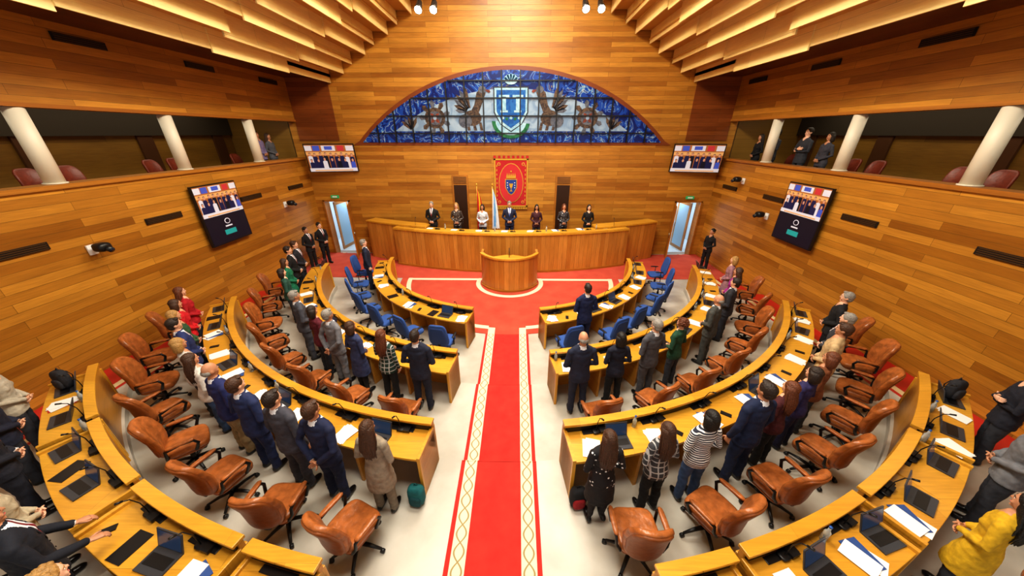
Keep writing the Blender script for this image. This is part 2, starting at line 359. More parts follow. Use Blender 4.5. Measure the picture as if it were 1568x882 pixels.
for s in(-1,1):
    for k in range(9):
        feather(s*2.95,5.55,pi*.1+k*2*pi/9,.28,.62,.09,2 if k%2 else 9,Y)
    disc(s*2.95,5.55,.4,.36,2,Y-.006); disc(s*2.95,5.55,.27,.24,9,Y-.012)
    for k in range(4): feather(s*2.95,5.55,pi/4+k*pi/2,0,.24,.06,8,Y-.018)
    disc(s*2.95,5.55,.07,.07,1,Y-.024,8)
    disc(s*1.5,5.55,.36,.27,2,Y-.004); disc(s*1.78,5.45,.26,.24,9,Y-.008)
    L.prism([(s*1.3,Y-.01,5.6),(s*1.05,Y-.01,6.15),(s*.95,Y-.01,6.4),(s*1.12,Y-.01,6.55),(s*1.3,Y-.01,6.4),(s*1.4,Y-.01,6.0),(s*1.6,Y-.01,5.7)],(0,.006,0),2)
    disc(s*1.08,6.5,.15,.12,9,Y-.016,10); feather(s*1.02,6.5,pi/2+s*(pi/2+.3),.08,.26,.05,8,Y-.02)
    for k in range(6): feather(s*1.55,5.75,pi/2-s*(.25+k*.24),.15,.95-.07*k,.08,9 if k%2 else 2,Y-.002)
    for k in range(3): L.prism([(s*(1.15+.25*k),Y-.002,5.4),(s*(1.25+.25*k),Y-.002,5.4),(s*(1.2+.25*k),Y-.002,5.12),(s*(1.08+.25*k),Y-.002,5.12)],(0,.006,0),2)
    for k in range(5): feather(s*3.9,5.15,pi/2-s*(.9-k*.35),.02,.5,.07,9 if k%2 else 2,Y)
disc(0,5.45,.74,.62,6,Y-.022,20,pi,2*pi); disc(0,5.45,.6,.5,5,Y-.026,20,pi,2*pi)
L.prism([(-.66,Y-.03,6.59),(.66,Y-.03,6.59),(.66,Y-.03,5.75),(.42,Y-.03,5.33),(0,Y-.03,5.06),(-.42,Y-.03,5.33),(-.66,Y-.03,5.75)],(0,.006,0),3)
L.prism([(-.62,Y-.034,6.55),(.62,Y-.034,6.55),(.62,Y-.034,5.75),(.4,Y-.034,5.35),(0,Y-.034,5.1),(-.4,Y-.034,5.35),(-.62,Y-.034,5.75)],(0,.006,0),5)
L.prism([(-.55,Y-.04,6.48),(.55,Y-.04,6.48),(.55,Y-.04,5.77),(.35,Y-.04,5.43),(0,Y-.04,5.2),(-.35,Y-.04,5.43),(-.55,Y-.04,5.77)],(0,.006,0),4)
for x in(-.26,.26):
    L.bb(x-.2,x+.2,Y-.048,Y-.042,6.24,6.32,5); L.bb(x-.07,x+.07,Y-.048,Y-.042,5.8,6.26,5); L.bb(x-.14,x+.14,Y-.048,Y-.042,5.74,5.81,5)
for k in range(5): disc(-.32+k*.16,5.55-.03*(k%2),.06,.05,6 if k%2 else 5,Y-.05,8)
disc(0,6.82,.26,.17,5,Y-.03,12)
for k in range(5): feather(0,6.7,pi*.2+k*pi*.15,.1,.32,.04,5,Y-.03)
x=-5.25
while x<5.3:
    L.bb(x-.022,x+.022,14.06,14.12,zb,zt(x),3); x+=.7
for z in(5.02,5.62,6.22,6.78):
    xw=math.sqrt(max(0,Rw*Rw-(z-zc)**2)); L.bb(-xw,xw,14.065,14.115,z-.02,z+.02,3)
L.obj('window_1',G)

# banner
M_red=plain('banner_red',(176,30,36),.85,0,0,.2,30,.15)
t=MB(); t.bb(-.7,.7,0,.03,2.15,4.1,0)
for z0,z1,x0,x1 in((2.15,2.21,-.7,.7),(4.03,4.09,-.7,.7),(2.15,4.1,-.7,-.64),(2.15,4.1,.64,.7)): t.bb(x0,x1,-.012,0,z0,z1,1)
for k in range(14): t.bb(-.69+k*.1,-.61+k*.1,0,.02,2.05,2.15,1)
for k in range(8): t.bb(-.72+k*.19,-.62+k*.19,-.01,.02,4.1,4.2,0)
def D(x,z,rx,rz,m,y,n=24): t.prism([(x+rx*cos(2*pi*i/n),y,z+rz*sin(2*pi*i/n)) for i in range(n)],(0,.008,0),m)
D(0,3.12,.52,.8,1,-.014); D(0,3.12,.49,.77,2,-.022)
t.prism([(-.25,-.03,3.3),(.25,-.03,3.3),(.25,-.03,2.95),(.12,-.03,2.72),(0,-.03,2.64),(-.12,-.03,2.72),(-.25,-.03,2.95)],(0,.008,0),1)
t.prism([(-.22,-.038,3.27),(.22,-.038,3.27),(.22,-.038,2.96),(.1,-.038,2.75),(0,-.038,2.68),(-.1,-.038,2.75),(-.22,-.038,2.96)],(0,.008,0),3)
t.prism([(-.09,-.046,3.12),(.09,-.046,3.12),(.05,-.046,2.98),(.015,-.046,2.93),(.015,-.046,2.85),(.07,-.046,2.8),(-.07,-.046,2.8),(-.015,-.046,2.85),(-.015,-.046,2.93),(-.05,-.046,2.98)],(0,.006,0),1)
for k in(-1,1):
    for j in range(3): D(k*.15,2.95+j*.1,.02,.02,4,-.046,8)
t.bb(-.2,.2,-.045,-.03,3.33,3.4,1)
for k in range(5): t.prism([(-.2+k*.08,-.04,3.4),(-.12+k*.08,-.04,3.4),(-.16+k*.08,-.04,3.55)],(0,.01,0),1)
for s in(-1,1):
    for (x,z) in((.5,2.35),(.5,3.88)): D(s*x,z,.07,.07,1,-.012,10); D(s*x,z,.04,.04,2,-.02,8)
    for k in range(9): D(s*.59,2.45+k*.17,.02,.05,1,-.008,8)
D(0,3.6,.035,.035,1,-.04,10)
t.obj('coat_of_arms_tapestry',[M_red,M_gold,plain('tapestry_crimson',(190,44,50),.8),plain('tapestry_blue',(24,60,140),.7),M_white],(0,14.14,0))

# flags
def flag(name,x,cols,fn):
    f=MB(); f.tube([(0,0,.805),(0,0,3.05)],.015,0,8); f.ell((0,0,3.1),(.03,.03,.06),0,8,6); f.tube([(0,0,.805),(0,0,.84)],.16,0,16)
    nu,nv=22,12; vs=[]
    for j in range(nv+1):
        q=j/nv
        for i in range(nu+1):
            u=i/nu; wd=.08+.26*q**.7; vs.append((.02+u*wd*1.0-.06*q,-.03+.06*q*sin(u*22+q*2)-.02,2.98-q*1.7+(-.25*u*(1-q))))
    for j in range(nv):
        for i in range(nu): f.add([vs[j*(nu+1)+i],vs[j*(nu+1)+i+1],vs[(j+1)*(nu+1)+i+1],vs[(j+1)*(nu+1)+i]],[(0,1,2,3)],fn((i+.5)/nu,(j+.5)/nv),True)
    return f.obj(name,[M_gold]+cols,(x,13.85,0))
Fr=plain('flag_red',(190,24,30),.8); Fy=plain('flag_yellow',(240,190,40),.8); Fb=plain('flag_blue',(110,170,220),.8); Fw=plain('flag_white',(235,235,235),.8)
flag('spanish_flag',-1.42,[Fr,Fy],lambda u,v:2 if .3<u<.72 else 1)
flag('regional_flag',-.78,[Fw,Fb],lambda u,v:2 if .35<u+v*.15<.65 else 1)

# ------------------------------------------------------------ rostrum, platform, lectern
p=MB(); p.srect(12.3,13.1,.016,.8,-20.5,20.5,1,25.1,30,0); p.bb(-4.6,4.6,12.95,14.19,0.016,.8,0); p.bb(-5.5,5.5,13.6,14.19,0.016,.8,0)
p.obj('presidency_platform',[M_red])
q=MB()
q.srect(13.17,13.23,.016,1.52,-21,21,1,25.1,60,0); q.srect(12.6,13.27,1.52,1.57,-21,21,1,25.1,60,1)
q.srect(13.0,13.25,1.57,1.60,-21,21,1,25.1,60,1); q.srect(13.2,13.26,.016,.1,-21,21,1,25.1,60,2)
for s in(-1,1):
    q.srect(12.62,13.2,0.02,1.52,20.8,21,s,25.1,2,0)
    q.srect(14.0,14.06,0.02,1.6,14,26.2,s,26.3,24,0); q.srect(13.55,14.1,1.6,1.66,14,26.2,s,26.3,24,1); q.srect(13.56,14.06,0.02,1.6,26.0,26.22,s,26.3,2,0)
q.obj('presidency_rostrum',[W_stave,W_desk,W_edge])
l=MB(); a=68
l.srect(1.02,1.08,.016,1.18,-a,a,1,11.2,40,0); l.srect(1.0,1.12,1.18,1.24,-a,a,1,11.2,40,1); l.srect(1.05,1.12,.016,.08,-a,a,1,11.2,40,2)
l.srect(.1,1.02,.98,1.02,-a,a,1,11.2,40,1)
for s in(-1,1): l.bb(s*.92,s*1.0,10.8,11.15,0.016,1.24,0)
l.bb(-.35,.35,10.45,10.75,1.02,1.12,1); l.tube([(0,10.6,1.12),(0,10.55,1.3),(0,10.65,1.45)],.012,3,8)
l.obj('speaker_lectern',[W_stave,W_desk,W_edge,M_black])

# ------------------------------------------------------------ desks
def desk(R,zf,zl,s,a0,a1,div):
    d=MB()
    d.srect(R,R+.05,zl,zf+.86,a0,a1,s,mat=0); d.srect(R-.025,R+.10,zf+.86,zf+.90,a0,a1,s,mat=1)
    d.srect(R+.05,R+.075,zf+.74,zf+.86,a0+.2,a1-.2,s,mat=2); d.srect(R+.05,R+.56,zf+.70,zf+.74,a0,a1,s,mat=1)
    d.srect(R-.012,R,zl,zl+.08,a0,a1,s,mat=3)
    da=math.degrees(.045/R)
    k=max(1,round((a1-a0)/div))
    for i in range(k+1):
        aa=a0+(a1-a0-da)*i/k; d.srect(R+.04,R+.54,zf,zf+.70,aa,aa+da,s,n=1,mat=0)
        if i in(0,k): d.srect(R-.02,R+.57,zf,zf+.78,aa,aa+da,s,n=1,mat=1)
    for i in range(k):
        aa=a0+(a1-a0)*(i+.5)/k; w_=math.degrees(.2/R)
        d.srect(R+.08,R+.15,zf+.74,zf+.752,aa-w_,aa+w_,s,n=4,mat=2)
    d.obj('curved_desk',[W_desk2,W_desk,M_black,W_edge],bevel=.006)
ROW={1:(4.3,0.016,0,11.5,84,10.4),2:(6.3,.15,0,8.5,77,8.0),3:(8.2,.30,.15,6.7,59,6.5)}
for s in(-1,1):
    for k in ROW: desk(*ROW[k][:3],s,*ROW[k][3:])
    for (a0,a1) in((9,13.6),(14.2,24),(24.6,34.4),(35,45)): desk(10.1,.45,.30,s,a0,a1,5)

# ------------------------------------------------------------ desk items
lp=MB(); lp.box((0,0,.008),(.33,.22,.016),0); lp.box((0,-.0,.018),(.28,.1,.003),1)
Rl_=Matrix.Rotation(rad(-18),3,'X'); lp.box((0,.14,.11),(.33,.012,.21),0,Rl_); lp.box((0,.133,.11),(.3,.004,.18),2,Rl_)
laptop=lp.mesh('laptop',[plain('laptop_grey',(70,72,78),.4,.3),M_black,plain('laptop_screen',(40,60,90),.2,0,.3)])
def docs(cols,nm,seed,n=4):
    r=random.Random(seed); d=MB()
    for i in range(n):
        R_=Matrix.Rotation(r.uniform(-.3,.3),3,'Z'); d.box((r.uniform(-.06,.06),r.uniform(-.03,.03),.004+.005*i),(.20,.285,.004),i%len(cols),R_)
    return d.mesh(nm,cols)
doc=[docs([M_white],'document_stack',1,2),docs([M_white,plain('folder_blue',(50,80,140),.5)],'document_stack',2,3),docs([M_white],'document_stack',3,3),docs([plain('folder_red',(190,40,40),.5),M_white,M_white],'document_stack',5,3),docs([M_black],'document_stack',6,1)]
mi=MB(); mi.ell((0,0,.012),(.06,.05,.014),0,12,6,.6); mi.tube([(0,0,.01),(0,-.01,.2),(0,-.05,.32),(0,-.1,.36)],.006,0,6); mi.tube([(0,-.09,.355),(0,-.14,.38)],[.011,.013],0,8); mi.box((.1,0,.02),(.1,.10,.035),0)
mic=mi.mesh('desk_microphone',[M_black])
bo=MB(); bo.tube([(0,0,0),(0,0,.13),(0,0,.16),(0,0,.2)],[.03,.03,.014,.013],0,12); bo.tube([(0,0,.2),(0,0,.215)],.015,1,10)
m,nt,b=newmat('clear_plastic'); b.inputs['Base Color'].default_value=(.8,.88,.9,1); b.inputs['Transmission Weight'].default_value=.7; b.inputs['Roughness'].default_value=.1
bottle=bo.mesh('water_bottle',[m,plain('cap_blue',(40,90,170),.4)])
ph=MB(); ph.box((0,0,.005),(.075,.15,.01),0); ph.box((0,0,.0105),(.068,.14,.001),1); phone=ph.mesh('mobile_phone',[M_dark,M_black])
rr=random.Random(3)
def ondesk(me,name,R,z,a,s,jit=.3):
    x,y=polar(R,a,s); ang=math.atan2(-(0-x),CY-y)
    put(name,me,(x,y,z+.001),ang+rr.uniform(-jit,jit))
def dress(R,zf,s,a0,a1,step,pl=.5):
    a=a0+step*.5
    while a<a1:
        z=zf+.74; one=math.degrees(1/R)
        ondesk(mic,'desk_microphone',R+.13,z+.012,a,s,.1)
        if rr.random()<.85: ondesk(rr.choice(doc),'document_stack',R+.38,z,a-one*.18,s,.3)
        if rr.random()<pl : ondesk(laptop,'laptop',R+.36,z,a+one*.24,s,.15)
        elif rr.random()<.7: ondesk(phone,'mobile_phone',R+.40,z,a+one*.2,s,.6)
        if rr.random()<.4: ondesk(bottle,'water_bottle',R+.14,z,a-one*.34,s)
        a+=step
for s in(-1,1):
    for k in(1,2,3): R,zf,_,a0,a1,st=ROW[k]; dress(R,zf,s,a0,a1,st)
    dress(10.1,.45,s,14.2,45,5,.8)
for i in range(9):
    x=-4.0+i*1.0; y=25.1-math.sqrt(12.88**2-x*x)
    put('desk_microphone',mic,(x+.15,y,1.572),pi)
    put('document_stack',rr.choice(doc[:3]),(x-.25,y+.04,1.572),rr.uniform(-.3,.3))
    if i%2: put('water_bottle',bottle,(x+.4,y+.05,1.572))

# ------------------------------------------------------------ chairs
M_leather=plain('tan_leather',(166,98,50),.33,0,0,.7,11,.32); M_leather2=plain('tan_leather_shell',(144,82,40),.38,0,0,.2,20,.12)
M_leatherR=plain('oxblood_leather',(112,44,26),.4,0,0,.3,14,.2)
def chair(kind):
    c=MB()
    for k in range(5):
        a=2*pi*k/5+.3; dx,dy=cos(a),sin(a)
        c.tube([(0,0,.13),(dx*.16,dy*.16,.115),(dx*.31,dy*.31,.075)],[(.03,.025),(.026,.02),(.018,.014)],1,8,(-dy,dx,0))
        c.tube([(dx*.32-dy*.02,dy*.32+dx*.02,.03),(dx*.32+dy*.02,dy*.32-dx*.02,.03)],.03,1,12,(0,0,1)); 
    c.tube([(0,0,.1),(0,0,.25),(0,0,.26),(0,0,.4)],[.035,.035,.022,.022],1,12)
    c.box((0,0,.405),(.26,.24,.04),1)
    if kind!='blue':
        c.ell((0,.02,.47),(.26,.26,.065),0,24,10,.45,lambda p:Vector((p.x,p.y,p.z+.03*(p.x/.26)**2-.02*max(0,p.y)/.26)))
        c.ell((0,.02,.425),(.25,.25,.03),2,20,6,.4)
        def bf(p):
            z=p.z; w=1-.10*((z)/.33)**2
            return Vector((p.x*w,p.y+.18*(p.x**2)/.08*.5-.12*(z+.33)/.66*.9+.02*cos(z*9),z))
        c.ell((0,-.24,.80),(.255,.05,.34),0,24,14,.5,bf)
        c.ell((0,-.275,.80),(.235,.03,.31),2,20,10,.45,bf)
        c.tube([(0,-.08,.4),(0,-.27,.42),(0,-.3,.6)],[(.05,.015)]*3,1,8)
        for s in(-1,1):
            c.tube([(s*.24,-.2,.47),(s*.29,-.18,.55),(s*.3,-.17,.66),(s*.3,.0,.685),(s*.3,.14,.67),(s*.3,.18,.6),(s*.27,.12,.46)],[(.018,.022)]*7,1,8,(1,0,0))
            c.ell((s*.3,-.0,.70),(.035,.17,.022),0,12,6,.6)
    else:
        c.ell((0,.02,.46),(.25,.25,.05),0,24,8,.45)
        def bf(p): return Vector((p.x*(1-.12*(p.z/.3)),p.y+.5*p.x**2-.1*(p.z+.3)/.6,p.z))
        c.ell((0,-.24,.80),(.235,.035,.3),0,24,12,.45,bf); c.ell((0,-.265,.78),(.2,.02,.25),2,16,8,.45,bf)
        c.tube([(0,-.08,.4),(0,-.28,.42),(0,-.28,.6)],[(.04,.012)]*3,1,8)
        for s in(-1,1):
            c.tube([(s*.2,-.05,.41),(s*.28,-.05,.43),(s*.285,-.05,.64)],[(.02,.012)]*3,1,8); c.ell((s*.285,0,.655),(.03,.14,.016),1,10,6,.6)
    mats={'leather':[M_leather,M_black,M_leather2],'red':[M_leatherR,M_black,M_leatherR],'blue':[plain('blue_fabric',(50,86,156),.85,0,0,.3,60,.12),M_black,plain('blue_fabric_back',(38,70,132),.8)]}[kind]
    return c.mesh('office_chair',mats)
Ch=chair('leather'); Cb=chair('blue'); Cr=chair('red')
def seat(me,name,R,a,s,z,jit=25,sc=1):
    x,y=polar(R,a,s); ang=math.atan2(x,CY-y)
    put(name,me,(x,y,z+.001),ang+rad(rr.uniform(-jit,jit)),sc)
for s in(-1,1):
    for a in(16.5,27,38,48.5,59,69.5,80): seat(Cb,'blue_swivel_chair',5.3 if not(s>0 and a==27) else 5.42,a if not(s>0 and a==27) else 29,s,.016 if a>75 else 0,12)
    for a in(13,21,29,37,45,53,61,69): seat(Ch,'leather_swivel_chair',7.62,a,s,.15,22,.95)
    for a in(10.2,16.6,23.2,30,36.5,43,49.5,55.5): seat(Ch,'leather_swivel_chair',9.52 if a<50 else 9.3,a,s,.30,22,.97)
    for a in(29,36): seat(Ch,'leather_swivel_chair',11.5,a,s,.45,10)
for s in(-1,1):
    for y in(7.2,7.9,9.8,10.5,12.9,5.2,4.4):
        put('gallery_chair',Cr,(s*10.1,y,3.352),s*rad(90),.86)

# ------------------------------------------------------------ screens
E=lambda n,c,e=.45:plain(n,c,.35,0,e)
SM=[M_black,E('screen_wood',(150,92,46)),E('screen_white',(190,190,200)),E('screen_suit',(22,28,66)),E('screen_skin',(180,130,105)),E('screen_blue',(60,80,170)),E('screen_logo_teal',(30,140,140)),E('screen_dark',(14,18,34)),E('screen_red',(170,50,56)),E('screen_tan',(196,150,96))]
def video(s,x0,x1,z0,z1,y):
    W=x1-x0;H=z1-z0; r=random.Random(5)
    s.bb(x0,x1,y-.004,y,z0,z1,1); s.bb(x0,x1,y-.006,y-.004,z0+.62*H,z0+.74*H,9)
    for (u0,u1,c) in((.0,.14,2),(.16,.3,5),(.34,.62,2),(.66,.8,8),(.84,1,2)): s.bb(x0+u0*W,x0+u1*W,y-.007,y-.004,z0+.78*H,z0+.97*H,c)
    s.bb(x0+.4*W,x0+.56*W,y-.009,y-.006,z0+.82*H,z0+.95*H,5)
    for row,(zz,h) in enumerate(((.55,.16),(.36,.24))):
        for i in range(9-row*2):
            cx=x0+W*(.07+(.108+.035*row)*i+r.uniform(-.01,.01)); cz=z0+H*(zz+r.uniform(-.03,.03)); y2=y-.008-.004*row
            s.prism([(cx-.05*W,y2,z0+.1*H),(cx+.05*W,y2,z0+.1*H),(cx+.045*W,y2,cz),(cx,y2,cz+.05*H),(cx-.045*W,y2,cz)],(0,.002,0),r.choice((3,3,5,7,2)))
            s.ell((cx,y2-.002,cz+.08*H),(.022*W,.002,.06*H),4,10,6); s.ell((cx,y2-.001,cz+.11*H),(.024*W,.002,.045*H),7,10,6)
    s.bb(x0,x1,y-.018,y-.014,z0,z0+.13*H,2); s.bb(x0+.1*W,x0+.9*W,y-.02,y-.018,z0+.02*H,z0+.06*H,9)
sc=MB(); sc.box((0,0,0),(1.85,.07,1.06),0); video(sc,-.89,.89,-.5,.5,-.036); sc.box((0,.09,0),(.3,.12,.3),0)
ms=sc.mesh('wall_screen',SM)
put('wall_screen',ms,(-7.2,13.86,4.12),0,1,(rad(8),0,rad(12))); put('wall_screen',ms,(7.35,13.86,4.12),0,1,(rad(8),0,rad(-12)))
sc=MB(); sc.box((0,0,0),(1.46,.07,1.66),0); video(sc,-.70,.70,-.02,.80,-.036); sc.bb(-.70,.70,-.04,-.036,-.80,-.04,7)
sc.bb(-.2,.2,-.044,-.04,-.60,-.46,6); sc.ell((0,-.042,-.22),(.1,.002,.08),2,12,8); sc.ell((0,-.044,-.22),(.075,.002,.06),7,12,8); sc.bb(-.12,.12,-.044,-.04,-.38,-.34,2); sc.box((0,.06,0),(.8,.06,.8),0)
ms=sc.mesh('double_wall_screen',SM)
put('double_wall_screen',ms,(-8.37,9.38,2.9),rad(90)); put('double_wall_screen',ms,(8.37,9.38,2.9),rad(-90))
c=MB(); c.box((0,0,0),(.14,.03,.2),1); c.tube([(0,-.02,0),(0,-.16,0),(0,-.2,.04)],.025,1,8); c.ell((0,-.24,.06),(.12,.12,.09),0,16,8,.6); c.tube([(0,-.3,.05),(0,-.42,.0)],[.06,.055],0,14); c.tube([(0,-.42,.0),(0,-.43,-.005)],.045,2,14)
cm=c.mesh('security_camera',[M_black,M_white,plain('lens_glass',(30,40,60),.05)])
for (s,y,z) in((-1,6.2,2.85),(-1,12.2,2.6),(1,10.75,2.55),(1,12.4,3.45)): put('security_camera',cm,(s*8.47,y,z),rad(90)*(-s))
for s in(-1,1):
    l=MB(); l.tube([(-.5,0,.35),(.5,0,.35)],.02,0,8); l.tube([(0,0,.35),(0,0,1.9)],.02,0,8)
    for x in(-.22,.22):
        l.box((x,0,.2),(.03,.03,.3),0); l.tube([(x,.1,.12),(x,-.1,-.06),(x,-.16,-.12)],[.08,.1,.12],0,16); l.tube([(x,-.16,-.12),(x,-.165,-.125)],[.10,.10],1,16)
    l.obj('stage_spotlight',[M_dark,plain('lamp_lens',(255,250,235),.3,0,25)],(s*2.42,12.0,8.35))

# ------------------------------------------------------------ people
SKIN=[plain('skin_%d'%i,c,.55,0,0,.05,30,.06) for i,c in enumerate([(222,170,140),(206,150,118),(232,184,156),(190,136,104)])]
HAIR={k:plain('hair_'+k,c,.55,0,0,.6,55,.3) for k,c in dict(black=(24,20,18),brown=(70,44,28),dark=(42,30,24),grey=(140,136,130),blond=(166,128,74),auburn=(100,54,30),white=(200,198,192)).items()}
M_shoe=plain('black_leather_shoe',(18,16,16),.3); M_eye=plain('eye_white',(225,220,214),.3); M_lip=plain('lips',(176,96,86),.5); M_shirt=plain('shirt_white',(232,234,240),.8)
def hand(mb,wr,d,side,lab=0,curl=1.0):
    wr=Vector(wr); d=Vector(d).normalized(); side=Vector(side); side=(side-d*side.dot(d)).normalized(); n=d.cross(side)
    mb.tube([wr-d*.03,wr,wr+d*.035,wr+d*.075,wr+d*.09],[(.024,.018),(.026,.017),(.038,.016),(.041,.014),(.036,.011)],lab,10,side)
    for off,L in((.029,.066),(.010,.076),(-.010,.071),(-.028,.056)):
        p=wr+d*.08+side*off; pts=[p-d*.02]; dd=d.copy()
        for k,fr in enumerate((.42,.32,.26)):
            dd=(Matrix.Rotation(rad(16*curl+9*k*curl),3,side)@dd); pts.append(pts[-1]+dd*(L*fr+(.02 if k==0 else 0)))
        mb.tube(pts,[.0092,.009,.008,.0062],lab,7,side)
    p=wr+d*.025+side*.03; d2=(d*.75+side*.6).normalized(); p2=p+d2*.04; d3=(d*.95+side*.15).normalized()
    mb.tube([p-d2*.015,p2,p2+d3*.03],[.013,.0105,.008],lab,7,n)
# labels: 0 skin 1 top 2 bottom 3 shoes 4 hair 5 shirt 6 tie 7 eyewhite 8 lips
_pm={}
def person_mesh(g='m',outfit='suit',pose='front',hair='short',yaw=0):
    key=(g,outfit,pose,hair,yaw)
    if key in _pm: return _pm[key]
    S=MB(); F=g=='f'; k=.92 if F else 1.0
    if F:
        T=[(.79,.176,.128),(.87,.182,.128),(.95,.168,.118),(1.04,.142,.1),(1.12,.135,.098),(1.2,.15,.108),(1.27,.162,.118),(1.33,.17,.105),(1.375,.178,.085),(1.405,.168,.074),(1.43,.125,.066),(1.455,.085,.06),(1.475,.058,.055)]
    else:
        T=[(.77,.192,.134),(.86,.19,.13),(.95,.178,.122),(1.04,.168,.118),(1.12,.17,.12),(1.22,.185,.126),(1.31,.2,.122),(1.365,.212,.1),(1.40,.208,.086),(1.43,.175,.076),(1.455,.125,.07),(1.48,.08,.064),(1.50,.06,.056)]
    S.rings([(0,-.005+.02*sin((z-.8)*3.2) if z>1 else .0,z,a,b_) for z,a,b_ in T],1,24)
    sh=.17 if F else .2
    for s in(-1,1): S.ell((s*(sh-.005),-.002,1.352),(.055 if F else .064,.062,.066),1,12,8)
    S.ell((0,-.04,1.38),(.13,.055,.07),1,12,8)
    if F:
        for s in(-1,1): S.ell((s*.07,.088,1.25),(.06,.042,.055),1,10,8)
    S.ell((0,-.05,.88),(.15,.09,.1),1,12,8)
    for s in(-1,1):
        r1=.088 if F else .094
        if outfit=='dress':
            S.tube([(s*.08,0,.8),(s*.085,.01,.5),(s*.085,-.015,.33),(s*.085,-.01,.1)],[.085,.055,.056,.036],6,12)
        else:
            S.tube([(s*.085,0,.86),(s*.09,.005,.70),(s*.1,.012,.5),(s*.105,-.01,.32),(s*.11,-.012,.07)],[r1,r1*.93,.068,.064,.058],2,14)
        S.ell((s*.105,.04,.04),(.044,.125,.043),3,12,8,.8); S.ell((s*.105,-.04,.05),(.042,.05,.055),3,10,6)
    if outfit=='dress': S.rings([(0,0,.9,.165,.118),(0,0,.75,.19,.14),(0,0,.6,.2,.155),(0,0,.5,.205,.16)],2,20)
    if outfit=='coat': S.rings([(0,0,.95,.17,.12),(0,0,.75,.195,.15),(0,0,.55,.205,.165)],1,20)
    H=[]
    for s in(-1,1):
        if pose=='front': el=(s*(sh+.07),-.03,1.11); wr=(s*.055,.165,.985); hd=(-s*.75,.25,-.45); sd=(0,.4,1)
        elif pose=='back': el=(s*(sh+.07),-.09,1.12); wr=(s*.06,-.165,.93); hd=(-s*.8,-.1,-.5); sd=(0,-.3,1)
        elif pose=='crossed': el=(s*(sh+.055),.05,1.11); wr=(-s*.03,.19+.02*s,1.14+.03*s); hd=(-s*.9,-.1,.1); sd=(0,.1,1)
        elif pose=='desk': el=(s*(sh+.05),.05,1.12); wr=(s*(sh-.03),.27,.98); hd=(0,.9,-.35); sd=(-s,0,0)
        elif pose=='mixed': 
            if s>0: el=(s*(sh+.055),-.02,1.11); wr=(s*(sh+.055),.04,.87); hd=(0,.12,-1); sd=(0,1,0)
            else: el=(s*(sh+.055),.03,1.12); wr=(s*(sh-.09),.22,1.09); hd=(.5,.7,.3); sd=(0,.2,1)
        else: el=(s*(sh+.055),-.02,1.11); wr=(s*(sh+.055),.04,.87); hd=(0,.12,-1); sd=(0,1,0)
        A=Vector((s*(sh-.002),0,1.355)); B=Vector(el); C=Vector(wr)
        q=k
        S.tube([A,A.lerp(B,.5),B,B.lerp(C,.4),C,],[.058*q,.054*q,.048*q,.045*q,.036*q],1,12)
        S.tube([C-(C-B).normalized()*.02,C+(C-B).normalized()*.012],[.028,.026],5 if outfit=='suit' else 1,10)
        H.append((C,hd,sd,s))
    Ym=Matrix.Rotation(rad(yaw),4,'Z')
    S.tube([(0,-.01,1.42),(0,-.005,1.5),(0,.005,1.57)],[.06*k,.052*k,.05*k],0,12)
    S.rings([(0,-.008,1.44,.075,.068),(0,-.006,1.49,.062,.06)],5 if outfit=='suit' else 1,14)
    S.M=Ym
    S.ell((0,.0,1.635),(.074,.092,.104),0,18,14); S.ell((0,.02,1.575),(.055,.062,.062),0,14,10)
    S.ell((0,.068,1.533),(.022,.018,.016),0,8,6)
    S.tube([(0,.080,1.645),(0,.099,1.607),(0,.096,1.598)],[.009,.0145,.011],0,8)
    for s in(-1,1):
        S.ell((s*.077,-.008,1.612),(.011,.02,.03),0,8,6); S.ell((s*.034,.07,1.585),(.02,.016,.022),0,8,6)
    S.ell((0,.076,1.655),(.05,.013,.008),0,10,6)
    S.M=Matrix.Identity(4)
    me=bpy.data.meshes.new('tmp'); me.from_pydata(S.v,[],S.f); o=bpy.data.objects.new('tmp',me); scene.collection.objects.link(o)
    bm=bmesh.new(); bm.from_mesh(me); bmesh.ops.recalc_face_normals(bm,faces=bm.faces); bm.to_mesh(me); bm.free()
    r_=o.modifiers.new('r','REMESH'); r_.mode='VOXEL'; r_.voxel_size=.0115
    sm=o.modifiers.new('s','SMOOTH'); sm.factor=.5; sm.iterations=3
    dg=bpy.context.evaluated_depsgraph_get(); dg.update(); ev=o.evaluated_get(dg); m2=bpy.data.meshes.new_from_object(ev)
    bvh=BVHTree.FromPolygons([Vector(v) for v in S.v],S.f)
    O=MB(); O.v=[]
    for v in m2.vertices:
        c=v.co.copy()
        if .12<c.z<1.36:
            n=noise.noise(Vector((c.x*9,c.y*9,c.z*14)))*.007+noise.noise(Vector((c.x*22,c.y*22,c.z*18)))*.004
            c+=v.normal*n
        O.v.append(tuple(c))
    for p in m2.polygons:
        c=p.center; _,_,idx,_=bvh.find_nearest(c); lab=S.m[idx] if idx is not None else 1
        if lab==2 and outfit!='dress' and c.z>.785: lab=1
        if lab==1 and outfit!='coat' and c.z<.775: lab=2
        if lab==1 and outfit=='suit' and c.y>.03 and p.normal.y>.2 and 1.13<c.z<1.49 and abs(c.x)<(c.z-1.13)*.2: 
            lab=6 if (abs(c.x)<.02+.008*(1.4-c.z) and not F) else 5
        if lab==1 and outfit!='suit' and c.z>1.40 and c.y>.02 and abs(c.x)<(c.z-1.38)*.8: lab=0
        O.f.append(tuple(p.vertices)); O.m.append(lab); O.sm.append(True)
    bpy.data.objects.remove(o); bpy.data.meshes.remove(me); bpy.data.meshes.remove(m2)
    for C,hd,sd,s in H: hand(O,C+Vector(hd).normalized()*.01,hd,sd,0,1.0 if s>0 else -1.0)
    O.M=Ym
